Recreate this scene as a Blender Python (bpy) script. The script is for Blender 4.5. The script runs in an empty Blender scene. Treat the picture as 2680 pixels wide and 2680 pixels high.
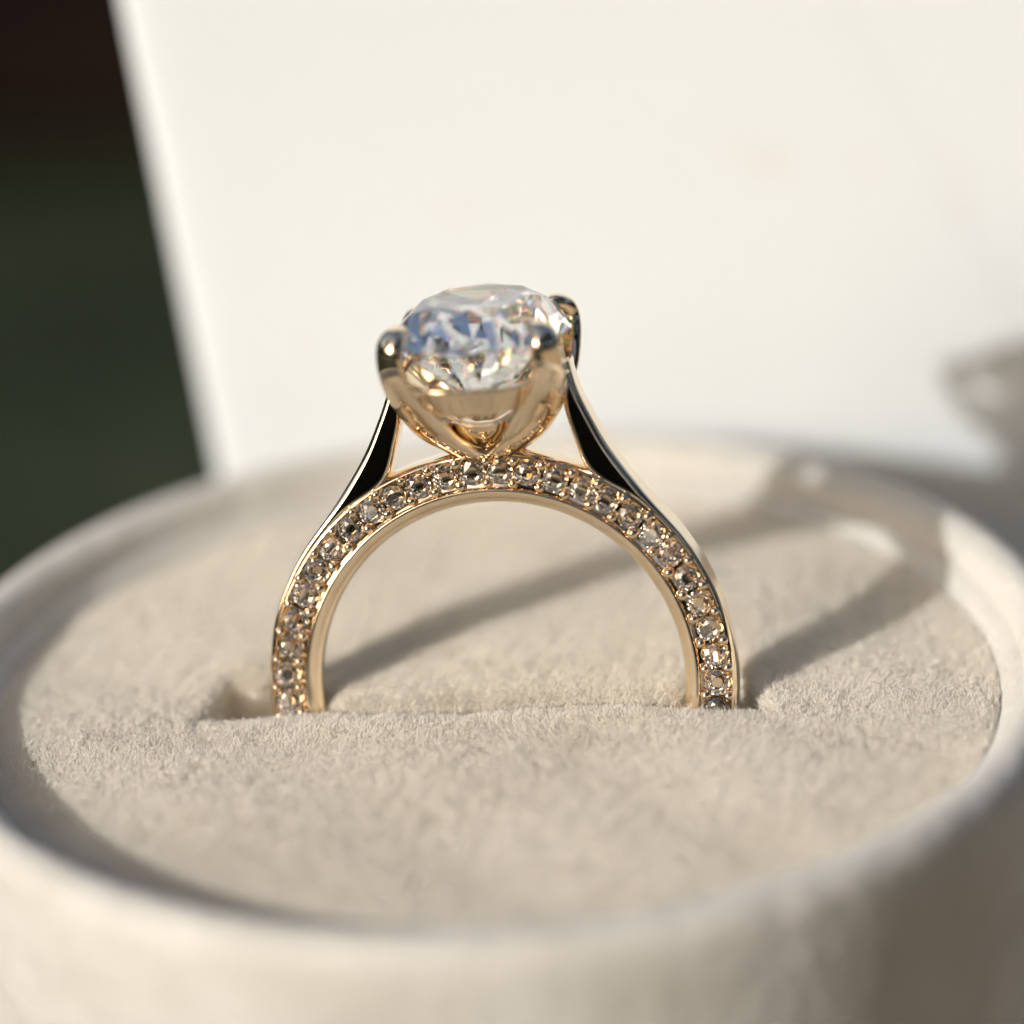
import bpy, bmesh, math, random
import numpy as np
from mathutils import Vector, Matrix, noise as mnoise

# 1 Blender unit = 1 centimetre
PI = math.pi
rad = math.radians
rng = random.Random(7)
C = bpy.context.scene.collection
scene = bpy.context.scene
scene.unit_settings.system = 'METRIC'
scene.unit_settings.scale_length = 0.01

# ------------------------------------------------------------------ camera
PITCH, ROLL, DIST = rad(24.91), rad(3.93), 30.0
TARGET = Vector((0, 0, 0.92))
fwd = Vector((0, math.cos(PITCH), -math.sin(PITCH)))
r0 = Vector((1, 0, 0)); u0 = r0.cross(fwd)
cr = math.cos(ROLL) * r0 - math.sin(ROLL) * u0
cu = math.sin(ROLL) * r0 + math.cos(ROLL) * u0
camd = bpy.data.cameras.new('camera')
cam = bpy.data.objects.new('camera', camd); C.objects.link(cam)
cl = TARGET - DIST * fwd
cam.matrix_world = Matrix(((cr.x, cu.x, -fwd.x, cl.x), (cr.y, cu.y, -fwd.y, cl.y),
                           (cr.z, cu.z, -fwd.z, cl.z), (0, 0, 0, 1)))
camd.lens = 100.0
camd.sensor_width = 4.58 / DIST * 100.0
camd.clip_start = 0.5
camd.clip_end = 8000
camd.dof.use_dof = True
camd.dof.focus_distance = 30.14
camd.dof.aperture_fstop = 0.050          # 100 mm lens at about f/5 in centimetre units
scene.camera = cam

# ------------------------------------------------------------------ light
SUN_EL, SUN_AZ = 22.4, 49.9              # light travels towards +x +y
w = bpy.data.worlds.new('World'); scene.world = w; w.use_nodes = True
nt = w.node_tree; nt.nodes.clear()
sky = nt.nodes.new('ShaderNodeTexSky'); sky.sky_type = 'NISHITA'; sky.sun_disc = False
sky.sun_elevation = rad(SUN_EL); sky.sun_rotation = rad(SUN_AZ + 180)
bg = nt.nodes.new('ShaderNodeBackground'); bg.inputs[1].default_value = 0.15
sky.dust_density = 5.0; sky.air_density = 0.8; sky.ozone_density = 0.4
wo = nt.nodes.new('ShaderNodeOutputWorld')
nt.links.new(sky.outputs[0], bg.inputs[0]); nt.links.new(bg.outputs[0], wo.inputs[0])
sd = bpy.data.lights.new('sun', 'SUN'); sd.energy = 2.65; sd.angle = rad(0.55); sd.color = (1.0, 0.985, 0.965)
so = bpy.data.objects.new('sun', sd); C.objects.link(so)
dv = Vector((math.sin(rad(SUN_AZ)) * math.cos(rad(SUN_EL)), math.cos(rad(SUN_AZ)) * math.cos(rad(SUN_EL)), -math.sin(rad(SUN_EL))))
so.rotation_euler = dv.to_track_quat('-Z', 'Y').to_euler(); so.location = (-60, -60, 60)

scene.view_settings.view_transform = 'Standard'
scene.view_settings.look = 'None'
scene.view_settings.exposure = 0.22
scene.view_settings.gamma = 1
cy = scene.cycles
cy.max_bounces = 20; cy.diffuse_bounces = 4; cy.glossy_bounces = 8
cy.transmission_bounces = 16; cy.transparent_max_bounces = 8
cy.sample_clamp_indirect = 30.0
cy.caustics_reflective = True; cy.caustics_refractive = False
cy.blur_glossy = 0.6
cy.use_denoising = True

# ------------------------------------------------------------------ materials
def mat(name):
    m = bpy.data.materials.new(name); m.use_nodes = True
    n = m.node_tree
    return m, n, n.nodes['Principled BSDF']
def N(n, t, **k):
    x = n.nodes.new(t)
    for a, b in k.items(): setattr(x, a, b)
    return x
def noise_mix(n, scale, c1, c2, lo=0.35, hi=0.65, detail=4, coord='Object'):
    tc = N(n, 'ShaderNodeTexCoord'); ns = N(n, 'ShaderNodeTexNoise')
    ns.inputs['Scale'].default_value = scale; ns.inputs['Detail'].default_value = detail
    n.links.new(tc.outputs[coord], ns.inputs['Vector'])
    cr_ = N(n, 'ShaderNodeValToRGB')
    cr_.color_ramp.elements[0].position = lo; cr_.color_ramp.elements[1].position = hi
    cr_.color_ramp.elements[0].color = (*c1, 1); cr_.color_ramp.elements[1].color = (*c2, 1)
    n.links.new(ns.outputs['Fac'], cr_.inputs[0])
    return cr_.outputs[0], ns.outputs['Fac']
def bump(n, b, scale, strength, dist, detail=6):
    tc = N(n, 'ShaderNodeTexCoord'); ns = N(n, 'ShaderNodeTexNoise')
    ns.inputs['Scale'].default_value = scale; ns.inputs['Detail'].default_value = detail
    n.links.new(tc.outputs['Object'], ns.inputs['Vector'])
    bm_ = N(n, 'ShaderNodeBump'); bm_.inputs['Strength'].default_value = strength; bm_.inputs['Distance'].default_value = dist
    n.links.new(ns.outputs['Fac'], bm_.inputs['Height']); n.links.new(bm_.outputs[0], b.inputs['Normal'])

def gold(name, rough, bs=0.07):
    m, n, b = mat(name)
    b.inputs['Metallic'].default_value = 1
    c, f = noise_mix(n, 9, (0.92, 0.75, 0.53), (0.96, 0.81, 0.61))
    n.links.new(c, b.inputs['Base Color'])
    b.inputs['Roughness'].default_value = rough
    bump(n, b, 22, bs, 0.0015, 5)
    return m
M_gold = gold('champagne_gold', 0.07)
M_gold_head = gold('champagne_gold_polished', 0.03, 0.04)

def diamond(name, spread):
    m = bpy.data.materials.new(name); m.use_nodes = True; n = m.node_tree; n.nodes.clear()
    out = n.nodes.new('ShaderNodeOutputMaterial')
    prev = None
    if spread == 0:
        g = n.nodes.new('ShaderNodeBsdfGlass'); g.inputs['IOR'].default_value = 2.417; g.inputs['Roughness'].default_value = 0.0
        n.links.new(g.outputs[0], out.inputs[0]); return m
    for col, ior in (((1, 0.0, 0.0), 2.417 - spread), ((0.0, 1, 0.0), 2.417), ((0.0, 0.0, 1), 2.417 + spread)):
        g = n.nodes.new('ShaderNodeBsdfGlass'); g.inputs['Color'].default_value = (*col, 1)
        g.inputs['IOR'].default_value = ior; g.inputs['Roughness'].default_value = 0.0
        if prev is None: prev = g.outputs[0]
        else:
            a = n.nodes.new('ShaderNodeAddShader'); n.links.new(prev, a.inputs[0]); n.links.new(g.outputs[0], a.inputs[1]); prev = a.outputs[0]
    g = n.nodes.new('ShaderNodeBsdfGlass'); g.inputs['IOR'].default_value = 2.417; g.inputs['Roughness'].default_value = 0.0
    x = n.nodes.new('ShaderNodeMixShader'); x.inputs[0].default_value = 0.16
    n.links.new(g.outputs[0], x.inputs[1]); n.links.new(prev, x.inputs[2])
    n.links.new(x.outputs[0], out.inputs[0])
    return m
M_dia = diamond('diamond', 0.018)
M_pave = diamond('diamond_melee', 0)

M_velvet, n, b = mat('beige_velvet')
c, f = noise_mix(n, 5, (0.72, 0.675, 0.59), (0.76, 0.715, 0.635))
n.links.new(c, b.inputs['Base Color']); b.inputs['Roughness'].default_value = 0.95
b.inputs['Sheen Weight'].default_value = 0.3; b.inputs['Specular IOR Level'].default_value = 0.1
bump(n, b, 60, 0.3, 0.006)

M_pile, n, b = mat('velvet_fibre')
hi_ = N(n, 'ShaderNodeHairInfo'); rp = N(n, 'ShaderNodeValToRGB')
e = rp.color_ramp.elements; e[0].color = (0.85, 0.80, 0.715, 1); e[1].color = (0.96, 0.93, 0.86, 1)
n.links.new(hi_.outputs['Random'], rp.inputs[0]); n.links.new(rp.outputs[0], b.inputs['Base Color'])
b.inputs['Roughness'].default_value = 0.42; b.inputs['Specular IOR Level'].default_value = 0.4
tl_ = N(n, 'ShaderNodeBsdfTranslucent'); n.links.new(rp.outputs[0], tl_.inputs[0])
mx_ = N(n, 'ShaderNodeMixShader'); mx_.inputs[0].default_value = 0.35
n.links.new(b.outputs[0], mx_.inputs[1]); n.links.new(tl_.outputs[0], mx_.inputs[2])
n.links.new(mx_.outputs[0], n.nodes['Material Output'].inputs[0])

M_box, n, b = mat('cream_suede')
c, f = noise_mix(n, 1.6, (0.53, 0.505, 0.45), (0.61, 0.59, 0.54))
n.links.new(c, b.inputs['Base Color']); b.inputs['Roughness'].default_value = 0.95; b.inputs['Specular IOR Level'].default_value = 0.12
b.inputs['Sheen Weight'].default_value = 0.35
bump(n, b, 9, 0.5, 0.06)

M_lid, n, b = mat('white_suede_lining')
c, f = noise_mix(n, 1.15, (0.69, 0.66, 0.645), (0.71, 0.745, 0.755), 0.24, 0.37, 3)
n.links.new(c, b.inputs['Base Color']); b.inputs['Roughness'].default_value = 0.8
bump(n, b, 18, 0.3, 0.02)

M_ground, n, b = mat('mossy_ground')
c, f = noise_mix(n, 0.35, (0.020, 0.026, 0.015), (0.044, 0.056, 0.031), 0.3, 0.7, 8)
n.links.new(c, b.inputs['Base Color']); b.inputs['Roughness'].default_value = 0.95
b.inputs['Specular IOR Level'].default_value = 0.1
bump(n, b, 1.5, 0.8, 0.3)
M_soil, n, b = mat('dark_soil')
c, f = noise_mix(n, 0.12, (0.004, 0.003, 0.003), (0.03, 0.014, 0.008), 0.35, 0.7, 6)
n.links.new(c, b.inputs['Base Color']); b.inputs['Roughness'].default_value = 1.0
b.inputs['Specular IOR Level'].default_value = 0.05
M_screen, n, b = mat('dark_screen_leaf')  # leaves added out of view, kept dark for what the gold mirrors
c, f = noise_mix(n, 0.05, (0.03, 0.026, 0.015), (0.07, 0.06, 0.035))
n.links.new(c, b.inputs['Base Color']); b.inputs['Roughness'].default_value = 0.9; b.inputs['Specular IOR Level'].default_value = 0.0
M_bounce, n, b = mat('pale_bounce_stone')  # for the added sheet beside the box, pale to strengthen its bounce
c, f = noise_mix(n, 2.0, (0.50, 0.40, 0.25), (0.66, 0.55, 0.38))
n.links.new(c, b.inputs['Base Color']); b.inputs['Roughness'].default_value = 0.9
bump(n, b, 8, 0.6, 0.05)

# ------------------------------------------------------------------ helpers
def link(name, me, m, parent=None, smooth=40):
    if m: me.materials.append(m)
    if smooth is not None:
        for p in me.polygons: p.use_smooth = True
        if smooth < 180: me.set_sharp_from_angle(angle=rad(smooth))
    o = bpy.data.objects.new(name, me); C.objects.link(o)
    if parent: o.parent = parent
    return o
def mesh(name, V, F):
    me = bpy.data.meshes.new(name); me.from_pydata([tuple(v) for v in V], [], [tuple(f) for f in F]); me.update()
    bm = bmesh.new(); bm.from_mesh(me); bmesh.ops.recalc_face_normals(bm, faces=bm.faces); bm.to_mesh(me); bm.free()
    return me
def rings(name, R, closed=False, caps=True):
    """skin a list of equal-length closed sections"""
    m_ = len(R[0]); V = [v for r in R for v in r]; F = []
    n_ = len(R)
    for i in range(n_ if closed else n_ - 1):
        j = (i + 1) % n_
        for k in range(m_):
            l = (k + 1) % m_
            F.append((i * m_ + k, i * m_ + l, j * m_ + l, j * m_ + k))
    if caps and not closed:
        F.append(tuple(range(m_))); F.append(tuple((n_ - 1) * m_ + k for k in range(m_)))
    return mesh(name, V, F)
def catmull(P, n_):
    P = [Vector(p) for p in P]; out = []
    Q = [2 * P[0] - P[1]] + P + [2 * P[-1] - P[-2]]
    segs = len(P) - 1
    for i in range(n_):
        t = i / (n_ - 1) * segs; s = min(int(t), segs - 1); t -= s
        a, b_, c_, d = Q[s:s + 4]
        out.append(0.5 * ((2 * b_) + (c_ - a) * t + (2 * a - 5 * b_ + 4 * c_ - d) * t * t + (3 * b_ - a - 3 * c_ + d) * t ** 3))
    return out
def tag(o, **k):
    for a, b_ in k.items(): o[a] = b_
    return o

# ------------------------------------------------------------------ ground and surroundings
GZ = -3.6
def sheet(name, x0, x1, y0, y1, z, m, nx=40, ny=40, amp=0.0, sc=0.3):
    V = []; F = []
    for j in range(ny + 1):
        for i in range(nx + 1):
            x = x0 + (x1 - x0) * i / nx; y = y0 + (y1 - y0) * j / ny
            V.append((x, y, z + amp * mnoise.noise(Vector((x * sc, y * sc, 3.1)))))
    for j in range(ny):
        for i in range(nx):
            a = j * (nx + 1) + i; F.append((a, a + 1, a + nx + 2, a + nx + 1))
    me = bpy.data.meshes.new(name); me.from_pydata(V, [], F); me.update()
    return tag(link(name, me, m, None, 180), kind='structure')
sheet('ground', -3000, 3000, -3000, 3000, GZ, M_ground, 60, 60)
sheet('soil', -60, 60, 15.0, 90, GZ + 0.5, M_soil, 80, 60, 0.45, 0.35)

def screen():  # added out of view so gold and stones reflect dark; open towards the sun
    V = []; F = []
    r = random.Random(3)
    for i in range(130000):
        a = r.uniform(0, 2 * PI); hmax = 40 + 16 * mnoise.noise(Vector((math.cos(a) * 2.2, math.sin(a) * 2.2, 0)))
        if i % 2: a = r.uniform(PI, 2 * PI)
        gap = abs((a - rad(270 - SUN_AZ) + PI) % (2 * PI) - PI)
        if PI < a < 2 * PI: hmax = 22 + 160 * min(1, max(0, (gap - rad(10)) / rad(7)))
        z = GZ + hmax * r.random()
        if z > 14 and mnoise.noise(Vector((math.cos(a) * 7, math.sin(a) * 7, z * 0.055))) > (0.10 if z < 30 else 0.05): continue
        R = 130 + 18 * mnoise.noise(Vector((math.cos(a) * 5, math.sin(a) * 5, z * 0.05))) + r.uniform(-6, 12)
        c_ = Vector((R * math.cos(a), R * math.sin(a), z))
        s = r.uniform(3.2, 6.2)
        d1 = Vector((r.gauss(0, 1), r.gauss(0, 1), r.gauss(0, 1))).normalized()
        d2 = d1.cross(Vector((r.gauss(0, 1), r.gauss(0, 1), r.gauss(0, 1)))).normalized()
        k = len(V)
        V += [c_ - d1 * s, c_ + d2 * s * 0.5, c_ + d1 * s, c_ - d2 * s * 0.5]; F.append((k, k + 1, k + 2, k + 3))
    me = bpy.data.meshes.new('added_leaf_screen'); me.from_pydata([tuple(v) for v in V], [], F); me.update()
    o = link('added_leaf_screen', me, M_screen, None, None)
    tag(o, kind='stuff', label='dark leafy hedge added out of view for dark reflections', category='screen')
screen()

sheet('bounce_sheet', 2.55, 60, -70, 60, GZ + 0.06, M_bounce, 60, 60, 0.03, 0.8)  # added outside the frame to bounce warm light onto the box's right wall

# ------------------------------------------------------------------ ring box
BX, BY = -0.145, -0.035
RI, LIPW, LIPH = 2.40, 0.25, 0.185
box = bpy.data.objects.new('ring_box', None); C.objects.link(box); box.location = (BX, BY, GZ)
tag(box, label='round cream suede ring box, open, with beige velvet cushion', category='ring box')
def lathe(name, prof, seg=160):
    R = [[(p[0] * math.cos(2 * PI * k / seg), p[0] * math.sin(2 * PI * k / seg), p[1]) for p in prof] for k in range(seg)]
    return rings(name, R, closed=True)
prof = []
RO = RI + LIPW
H = LIPH - GZ                       # rim height above the ground
zb = H
prof += [(0.02, 0.0), (RO - 0.55, 0.0), (RO - 0.47, 0.05)]
prof += [(RO - 0.38, 0.6), (RO - 0.26, 1.5), (RO - 0.15, 2.4), (RO - 0.07, zb - 0.75), (RO - 0.02, zb - 0.4), (RO, zb - 0.2)]
for k in range(13):                  # rolled rim
    a = -0.1 + (PI + 0.2) * k / 12; RH = 0.13
    prof.append((RO - LIPW / 2 + LIPW / 2 * math.cos(a), zb - RH + RH * math.sin(a)))
prof += [(RI - 0.03, zb - 0.15), (RI - 0.10, zb - 0.225), (RI - 0.135, zb - 0.30), (RI - 0.14, zb - 0.5), (RI - 0.14, 0.6), (0.02, 0.6)]
body = link('body', lathe('body', prof), M_box, box, 60)

# lid: thick rounded slab standing open behind the body
LEAN = rad(7)
lid_pts = [(-1.30, -1.2), (-1.84, 3.4), (-2.0, 6.2), (-0.9, 7.3), (2.6, 7.3), (3.6, 6.2), (3.7, 3.4), (3.5, -1.2)]
def rounded_poly(P, r, n_=6):
    out = []
    for i in range(len(P)):
        p = Vector(P[i]); a = Vector(P[i - 1]) - p; b_ = Vector(P[(i + 1) % len(P)]) - p
        a = a.normalized() * r; b_ = b_.normalized() * r
        for k in range(n_ + 1):
            t = k / n_
            out.append(p + a * (1 - t) ** 2 + b_ * t ** 2)
    return out
def lid_mesh():
    base = rounded_poly(lid_pts, 0.35)
    cx = sum(p.x for p in base) / len(base); cyy = sum(p.y for p in base) / len(base)
    def inset(d):
        out = []
        for i, p in enumerate(base):
            t = (base[(i + 1) % len(base)] - base[i - 1]).normalized(); nn = Vector((-t.y, t.x))
            if nn.dot(Vector((cx, cyy)) - p) < 0: nn = -nn
            out.append(p + nn * d)
        return out
    R = []
    th = 1.0
    for f_ in (0.25, 0.6):
        R.append([(cx + (p.x - cx) * f_, 0.0, cyy + (p.y - cyy) * f_) for p in inset(0.3)])
    for d, y in ((0.3, 0.0), (0.1, 0.0), (0.045, 0.005), (0.015, 0.025), (0.0, 0.06), (0.0, th - 0.1), (0.03, th - 0.03), (0.1, th)):
        R.append([(p.x, y, p.y) for p in inset(d)])
    return rings('lid', R)
lid = link('lid', lid_mesh(), M_lid, box, 50)
lid.location = (0.145, 2.95 + 0.035, -GZ - 0.1); lid.rotation_euler = (-LEAN, 0, 0)
tag(lid, label='raised white lid standing open behind the box')

# cushion height field
SLOT_YAW = rad(-6.5)
su, sv = math.cos(SLOT_YAW), math.sin(SLOT_YAW)
def smooth(a, b_, x):
    t = np.clip((x - a) / (b_ - a), 0, 1); return t * t * (3 - 2 * t)
def cush_z(x, y):
    x = np.asarray(x, float); y = np.asarray(y, float)
    u = (x + 0.09) * su + (y + 0.0) * sv; v = -(x + 0.09) * sv + y * su
    r = np.hypot(x - BX, y - BY)
    z = 0.012 - 0.065 * (r / 2.4) ** 3
    z = z + 0.010 * np.sin(x * 2.1 + 1) * np.cos(y * 1.7) + 0.006 * np.sin(x * 5.3 + y * 4.1)
    # slot
    vf = -0.135 + 0.012 * np.sin(u * 5) + 0.008 * np.sin(u * 13 + 1)
    wb = -0.128 + 0.25 * np.exp(-((np.abs(u) - 0.95) / 0.15) ** 2) + 0.34 * np.exp(-((u + 1.18) / 0.28) ** 4) + 0.24 * np.exp(-((u - 1.02) / 0.20) ** 4)
    wb = wb - 0.55 * smooth(1.28, 1.50, -u) - 0.45 * smooth(1.10, 1.30, u)
    s = np.maximum(np.maximum(vf - v, v - wb), np.maximum(-1.46 - u, u - 1.24))
    dep = 1.3 * (1 - smooth(-0.13, 0.02, s))
    rl = 0.03 * (1 - smooth(0.0, 0.16, s))          # rounded lip
    return z - dep - rl
def cushion_mesh():
    n_ = 460; L = 2.32
    g = np.linspace(-L, L, n_ + 1)
    X, Y = np.meshgrid(g + BX, g + BY)
    Z = cush_z(X, Y)
    R = np.hypot(X - BX, Y - BY)
    V = np.stack([X - BX, Y - BY, Z - GZ], -1).reshape(-1, 3)
    idx = np.arange((n_ + 1) ** 2).reshape(n_ + 1, n_ + 1)
    Rc = R[:-1, :-1]
    F = np.stack([idx[:-1, :-1], idx[:-1, 1:], idx[1:, 1:], idx[1:, :-1]], -1)[Rc < 2.318]
    used = np.unique(F); re = np.full(V.shape[0], -1); re[used] = np.arange(len(used))
    me = bpy.data.meshes.new('cushion'); me.from_pydata(V[used].tolist(), [], re[F].tolist()); me.update()
    return me
cushion = link('cushion', cushion_mesh(), M_velvet, box, 180)

# velvet pile
def pile():
    r = np.random.default_rng(5)
    n0 = 720000
    rr = 2.285 * np.sqrt(r.random(n0)); aa = r.random(n0) * 2 * np.pi
    x = BX + rr * np.cos(aa); y = BY + rr * np.sin(aa)
    keep = (np.abs(y) < 1.0) | (r.random(n0) < 0.75)
    x, y = x[keep], y[keep]
    # extra on the focused lip
    xe = r.uniform(-2.3, 2.1, 140000); ye = -0.13 - 0.117 * (xe + 0.09) - np.abs(r.normal(0, 0.22, 140000)) + 0.1
    k2 = np.hypot(xe - BX, ye - BY) < 2.25
    x = np.concatenate([x, xe[k2]]); y = np.concatenate([y, ye[k2]])
    z = cush_z(x, y)
    e_ = 0.004
    nx = -(cush_z(x + e_, y) - cush_z(x - e_, y)) / (2 * e_); ny = -(cush_z(x, y + e_) - cush_z(x, y - e_)) / (2 * e_)
    nx = np.clip(nx, -1.5, 1.5); ny = np.clip(ny, -1.5, 1.5)
    ok = z > -0.5
    x, y, z, nx, ny = x[ok], y[ok], z[ok], nx[ok], ny[ok]
    n_ = len(x)
    def field(seed, f):
        g = np.random.default_rng(seed).normal(0, 1, (64, 64))
        fx = (x + 3) * f; fy = (y + 3) * f
        ix = np.floor(fx).astype(int) % 64; iy = np.floor(fy).astype(int) % 64
        tx = fx - np.floor(fx); ty = fy - np.floor(fy); tx = tx * tx * (3 - 2 * tx); ty = ty * ty * (3 - 2 * ty)
        a = g[iy, ix]; b_ = g[iy, (ix + 1) % 64]; c_ = g[(iy + 1) % 64, ix]; d_ = g[(iy + 1) % 64, (ix + 1) % 64]
        return (a * (1 - tx) + b_ * tx) * (1 - ty) + (c_ * (1 - tx) + d_ * tx) * ty
    tx = 0.13 * field(1, 9) + 0.17 * field(2, 30) + 0.10 * field(7, 3.1) + 0.16 * field(11, 1.3) + r.normal(0, 0.26, n_) + nx
    ty = 0.13 * field(3, 9) + 0.17 * field(4, 30) + 0.10 * field(8, 3.1) + 0.16 * field(12, 1.3) + r.normal(0, 0.26, n_) + ny
    ln = r.uniform(0.016, 0.037, n_) * np.where(r.random(n_) < 0.02, 1.8, 1.0) * (1 + 0.10 * np.clip(field(5, 18), -1, 1.5))
    nrm = np.sqrt(1 + tx ** 2 + ty ** 2)
    dx, dy, dz = tx / nrm, ty / nrm, 1 / nrm
    bx_, by_ = r.normal(0, 0.13, n_), r.normal(0, 0.13, n_)
    P = np.zeros((n_, 4, 3), np.float32)
    for k in range(4):
        t = k / 3
        P[:, k, 0] = x + ln * (dx * t + bx_ * t * t) - BX
        P[:, k, 1] = y + ln * (dy * t + by_ * t * t) - BY
        P[:, k, 2] = z - 0.004 + ln * dz * (t - 0.12 * t * t) - GZ
    hc = bpy.data.hair_curves.new('velvet_pile'); hc.add_curves([4] * n_)
    hc.points.foreach_set('position', P.ravel())
    rd = np.tile(np.array([0.0014, 0.0014, 0.0012, 0.0005], np.float32), n_)
    at = hc.attributes.get('radius') or hc.attributes.new('radius', 'FLOAT', 'POINT')
    at.data.foreach_set('value', rd)
    hc.materials.append(M_pile)
    o = bpy.data.objects.new('velvet_pile', hc); C.objects.link(o); o.parent = box
    tag(o, kind='stuff', label='short beige velvet fibres covering the cushion')
pile()

# ------------------------------------------------------------------ the ring
def R3(yaw, pit, lean):
    return (Matrix.Rotation(-yaw, 4, 'Z') @ Matrix.Rotation(-pit, 4, 'X') @ Matrix.Rotation(-lean, 4, 'Y'))
ring = bpy.data.objects.new('diamond_ring', None); C.objects.link(ring)
tag(ring, label='gold engagement ring with large oval diamond and pave band standing in velvet', category='ring')
RINGM = Matrix.Translation((-0.0856, 0, 0.0908)) @ R3(rad(8.3), rad(13.5), rad(2.2))
ring.matrix_world = RINGM

HB = 0.098
def band_mesh():
    half = [(0.826, 0.0), (0.829, -0.04), (0.838, -0.064), (0.850, -0.079), (0.862, -0.087), (0.876, -0.094),
            (0.888, -0.0985), (0.895, -0.098), (0.8995, -0.092), (0.902, -0.080), (0.925, -0.074), (0.975, -0.070), (1.020, -0.074), (1.0395, -0.080),
            (1.0415, -0.092), (1.0435, -0.098), (1.047, -0.098), (1.053, -0.091), (1.060, -0.079), (1.065, -0.062), (1.067, -0.04), (1.068, 0.0)]
    back = [(p[0], -p[1]) for p in half[-2:0:-1]]
    P = half + back; seg = 400
    R = [[(p[0] * math.cos(2 * PI * k / seg), p[1], p[0] * math.sin(2 * PI * k / seg)) for p in P] for k in range(seg)]
    return rings('band', R, closed=True)
link('band', band_mesh(), M_gold, ring, 50)

def rrect(hw, hd, rc, n_=5):
    """rounded rectangle in (in-plane, depth) coordinates"""
    out = []
    for cx, cyy, a0 in ((hw - rc, hd - rc, 0), (-hw + rc, hd - rc, PI / 2), (-hw + rc, -hd + rc, PI), (hw - rc, -hd + rc, 1.5 * PI)):
        for k in range(n_ + 1):
            a = a0 + PI / 2 * k / n_
            out.append((cx + rc * math.cos(a), cyy + rc * math.sin(a)))
    # support points just inside the flat sides keep the flats flat
    res = []
    for i, p in enumerate(out):
        q = out[(i + 1) % len(out)]
        res.append(p)
        if i % (n_ + 1) == n_:
            res.append((p[0] * 0.85 + q[0] * 0.15, p[1] * 0.85 + q[1] * 0.15))
            res.append((p[0] * 0.15 + q[0] * 0.85, p[1] * 0.15 + q[1] * 0.85))
    return res
def shoulder(sx):
    Oc = catmull([(1.052, 0.10, 0), (1.020, 0.31, 0), (0.958, 0.475, 0), (0.862, 0.645, 0), (0.705, 0.845, 0), (0.562, 1.055, 0), (0.475, 1.230, 0), (0.430, 1.345, 0), (0.404, 1.460, 0)], 48)
    a0s = [6, 17, 26.4, 36.5, 49, 63]
    Ic = catmull([(1.044 * math.cos(rad(a)), 1.044 * math.sin(rad(a)), 0) for a in a0s] + [(0.402, 1.110, 0), (0.366, 1.265, 0), (0.345, 1.430, 0)], 48)
    R = []
    for i, (o, q) in enumerate(zip(Oc, Ic)):
        t = i / 47
        mid = (o + q) / 2; d = o - q; hw = max(d.length / 2, 0.006); d.normalize()
        hd = 0.0965 - 0.012 * max(0, t - 0.4)
        rc = min(0.032, hw * 0.9)
        R.append([(sx * (mid.x + d.x * p[0]), p[1], mid.y + d.y * p[0]) for p in rrect(hw, hd, rc)])
    return rings('shoulder', R)
for sx in (-1, 1): link('shoulder', shoulder(sx), M_gold, ring, 60)

# brilliant cut
def brilliant(name, a, b_, crown, pav, table=0.56, girdle=0.02, rs=0.76, rp=0.24, thick=None):
    V = []; F = []
    g = girdle / 2
    T = []; S = []; G1 = []; G2 = []; P = []
    def add(r, ang, z): V.append((a * r * math.cos(ang), b_ * r * math.sin(ang), z)); return len(V) - 1
    s8 = PI / 4; c22 = math.cos(s8 / 2)
    for k in range(8): T.append(add(table, k * s8, g + crown))
    for k in range(8): S.append(add(rs, (k + .5) * s8, g + crown * (1 - rs * c22) / (1 - table)))
    for j in range(16): G1.append(add(1, j * s8 / 2, g))
    for j in range(16): G2.append(add(1, j * s8 / 2, -g))
    for k in range(8): P.append(add(rp, (k + .5) * s8, -g - pav * (1 - rp * c22)))
    cu_ = len(V); V.append((0, 0, -g - pav))
    F.append(tuple(T))
    for k in range(8):
        k1 = (k + 1) % 8; km = (k - 1) % 8
        F.append((T[k], T[k1], S[k]))
        F.append((T[k], S[k], G1[2 * k], S[km]))
        F.append((S[k], G1[(2 * k + 1) % 16], G1[2 * k])); F.append((S[k], G1[(2 * k + 2) % 16], G1[(2 * k + 1) % 16]))
        F.append((cu_, P[k], G2[2 * k], P[km]))
        F.append((P[k], G2[2 * k], G2[(2 * k + 1) % 16])); F.append((P[k], G2[(2 * k + 1) % 16], G2[(2 * k + 2) % 16]))
    for j in range(16):
        F.append((G1[j], G1[(j + 1) % 16], G2[(j + 1) % 16], G2[j]))
    return mesh(name, V, F)
GZL = 1.598          # girdle level in ring coordinates
ctr = link('center_stone', brilliant('center_stone', 0.412, 0.58, 0.155, 0.350, 0.60, 0.007), M_dia, ring, None)
ctr.location = (0.005, 0, GZL)

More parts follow.
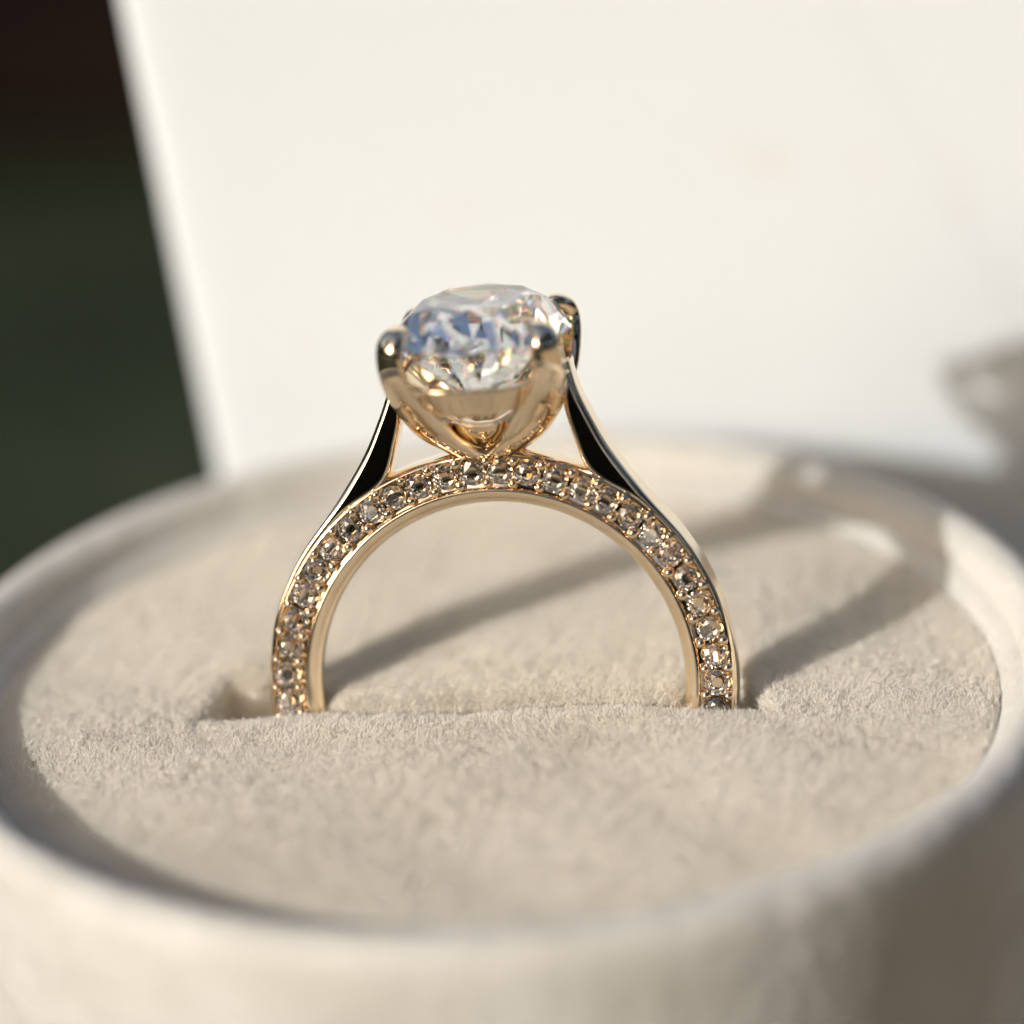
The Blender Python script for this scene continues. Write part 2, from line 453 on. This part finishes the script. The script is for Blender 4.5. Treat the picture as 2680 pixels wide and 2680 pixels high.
# accent stones and beads
acc = brilliant('accent_stone', 0.0575, 0.0575, 0.0185, 0.049, 0.54, 0.002)
acc.materials.append(M_pave)
bm = bmesh.new(); bmesh.ops.create_uvsphere(bm, u_segments=14, v_segments=9, radius=1)
bead_me = bpy.data.meshes.new('bead'); bm.to_mesh(bead_me); bm.free(); bead_me.materials.append(M_gold_head)
for p in bead_me.polygons: p.use_smooth = True
A0, DA, RS = 182.2, 7.367, 0.977
for k in range(-3, 29):
    a = rad(A0 - DA * k + rng.uniform(-0.25, 0.25))
    o = bpy.data.objects.new('accent_stone', acc); C.objects.link(o); o.parent = ring
    o.location = (RS * math.cos(a), -0.1015, RS * math.sin(a))
    tilt = Matrix.Rotation(rng.gauss(0, rad(5)), 4, 'X') @ Matrix.Rotation(rng.gauss(0, rad(5)), 4, 'Z')
    o.rotation_euler = (tilt @ Matrix.Rotation(rad(90), 4, 'X') @ Matrix.Rotation(rng.uniform(0, PI), 4, 'Z')).to_euler()
    am = rad(A0 - DA * (k + 0.5))
    for rr_, sz in ((0.926, 0.0225), (1.0285, 0.0215)):
        q = bpy.data.objects.new('bead', bead_me); C.objects.link(q); q.parent = ring
        s = sz * rng.uniform(0.88, 1.12); aj = am + rng.uniform(-0.004, 0.004)
        q.location = (rr_ * math.cos(aj), -0.101, rr_ * math.sin(aj)); q.scale = (s, s * 0.95, s)

# claw setting
def prong(sx, sy):
    P = catmull([(0.035, 0.03, 1.045), (0.105, 0.085, 1.085), (0.195, 0.165, 1.165), (0.268, 0.235, 1.280), (0.325, 0.305, 1.385), (0.349, 0.362, 1.49), (0.350, 0.388, 1.585),
                 (0.338, 0.365, 1.640), (0.312, 0.325, 1.664), (0.285, 0.288, 1.670)], 40)
    R = []
    for i, p in enumerate(P):
        t = i / 39
        T = (P[min(i + 1, 39)] - P[max(i - 1, 0)]).normalized()
        side = Vector((-0.84, 0.54, 0)); side = (side - side.dot(T) * T).normalized()
        nn = T.cross(side)
        wd = 0.074 - 0.004 * t if t < 0.58 else 0.0715 * math.sqrt(max(1 - ((t - 0.58) / 0.425) ** 1.8, 0.02))
        wd *= 1 + 0.62 * math.exp(-((t - 0.30) / 0.15) ** 2)
        th = 0.040 - 0.010 * t + 0.012 * math.exp(-((t - 0.78) / 0.16) ** 2)
        if t > 0.9: th *= math.sqrt(max(1 - ((t - 0.9) / 0.105) ** 2, 0.05))
        sec = []
        for k in range(18):
            a = 2 * PI * k / 18
            ca, sa = math.cos(a), math.sin(a)
            ex = 0.9
            q = p + side * (wd * math.copysign(abs(ca) ** ex, ca)) + nn * (th * math.copysign(abs(sa) ** ex, sa))
            f_ = 0.05 * max(0, t - 0.55) / 0.45 if (sx < 0 and sy > 0) else 0
            sec.append((sx * q.x * (1 - 1.2 * f_), sy * q.y, q.z - 0.8 * f_))
        R.append(sec)
    return rings('prong', R)
for sx in (-1, 1):
    for sy in (-1, 1): link('prong', prong(sx, sy), M_gold_head, ring, 80)

def rail():
    seg = 96; R = []
    for k in range(seg):
        a = 2 * PI * k / seg; c_, s_ = math.cos(a), math.sin(a)
        ex = 0.78
        x = 0.345 * math.copysign(abs(c_) ** ex, c_); y = 0.415 * math.copysign(abs(s_) ** ex, s_)
        nrm = Vector((x / 0.345 ** 2, y / 0.415 ** 2)).normalized()
        lift = 0.10 * (abs(x) / 0.345) ** 4 * min(1, abs(s_) * 1.6) ** 2
        sec = []
        for p in rrect(0.024, 0.068, 0.018, 4):
            o_ = p[0] + 0.72 * p[1]
            sec.append((x + nrm.x * o_, y + nrm.y * o_, 1.352 + lift + p[1]))
        R.append(sec)
    return rings('gallery_rail', R, closed=True)
link('gallery_rail', rail(), M_gold_head, ring, 60)

def head_base():
    R = []
    for z, ax, ay in ((1.035, 0.135, 0.085), (1.062, 0.118, 0.080), (1.080, 0.105, 0.078), (1.10, 0.115, 0.088), (1.135, 0.158, 0.140), (1.175, 0.205, 0.198), (1.212, 0.232, 0.236), (1.222, 0.225, 0.228), (1.215, 0.16, 0.16), (1.19, 0.05, 0.04)):
        R.append([(ax * math.cos(2 * PI * k / 40), ay * math.sin(2 * PI * k / 40), z + (0.045 * math.cos(2 * PI * k / 40) ** 2 if z > 1.2 else 0)) for k in range(40)])
    return rings('head_base', R)
link('head_base', head_base(), M_gold_head, ring, 60)
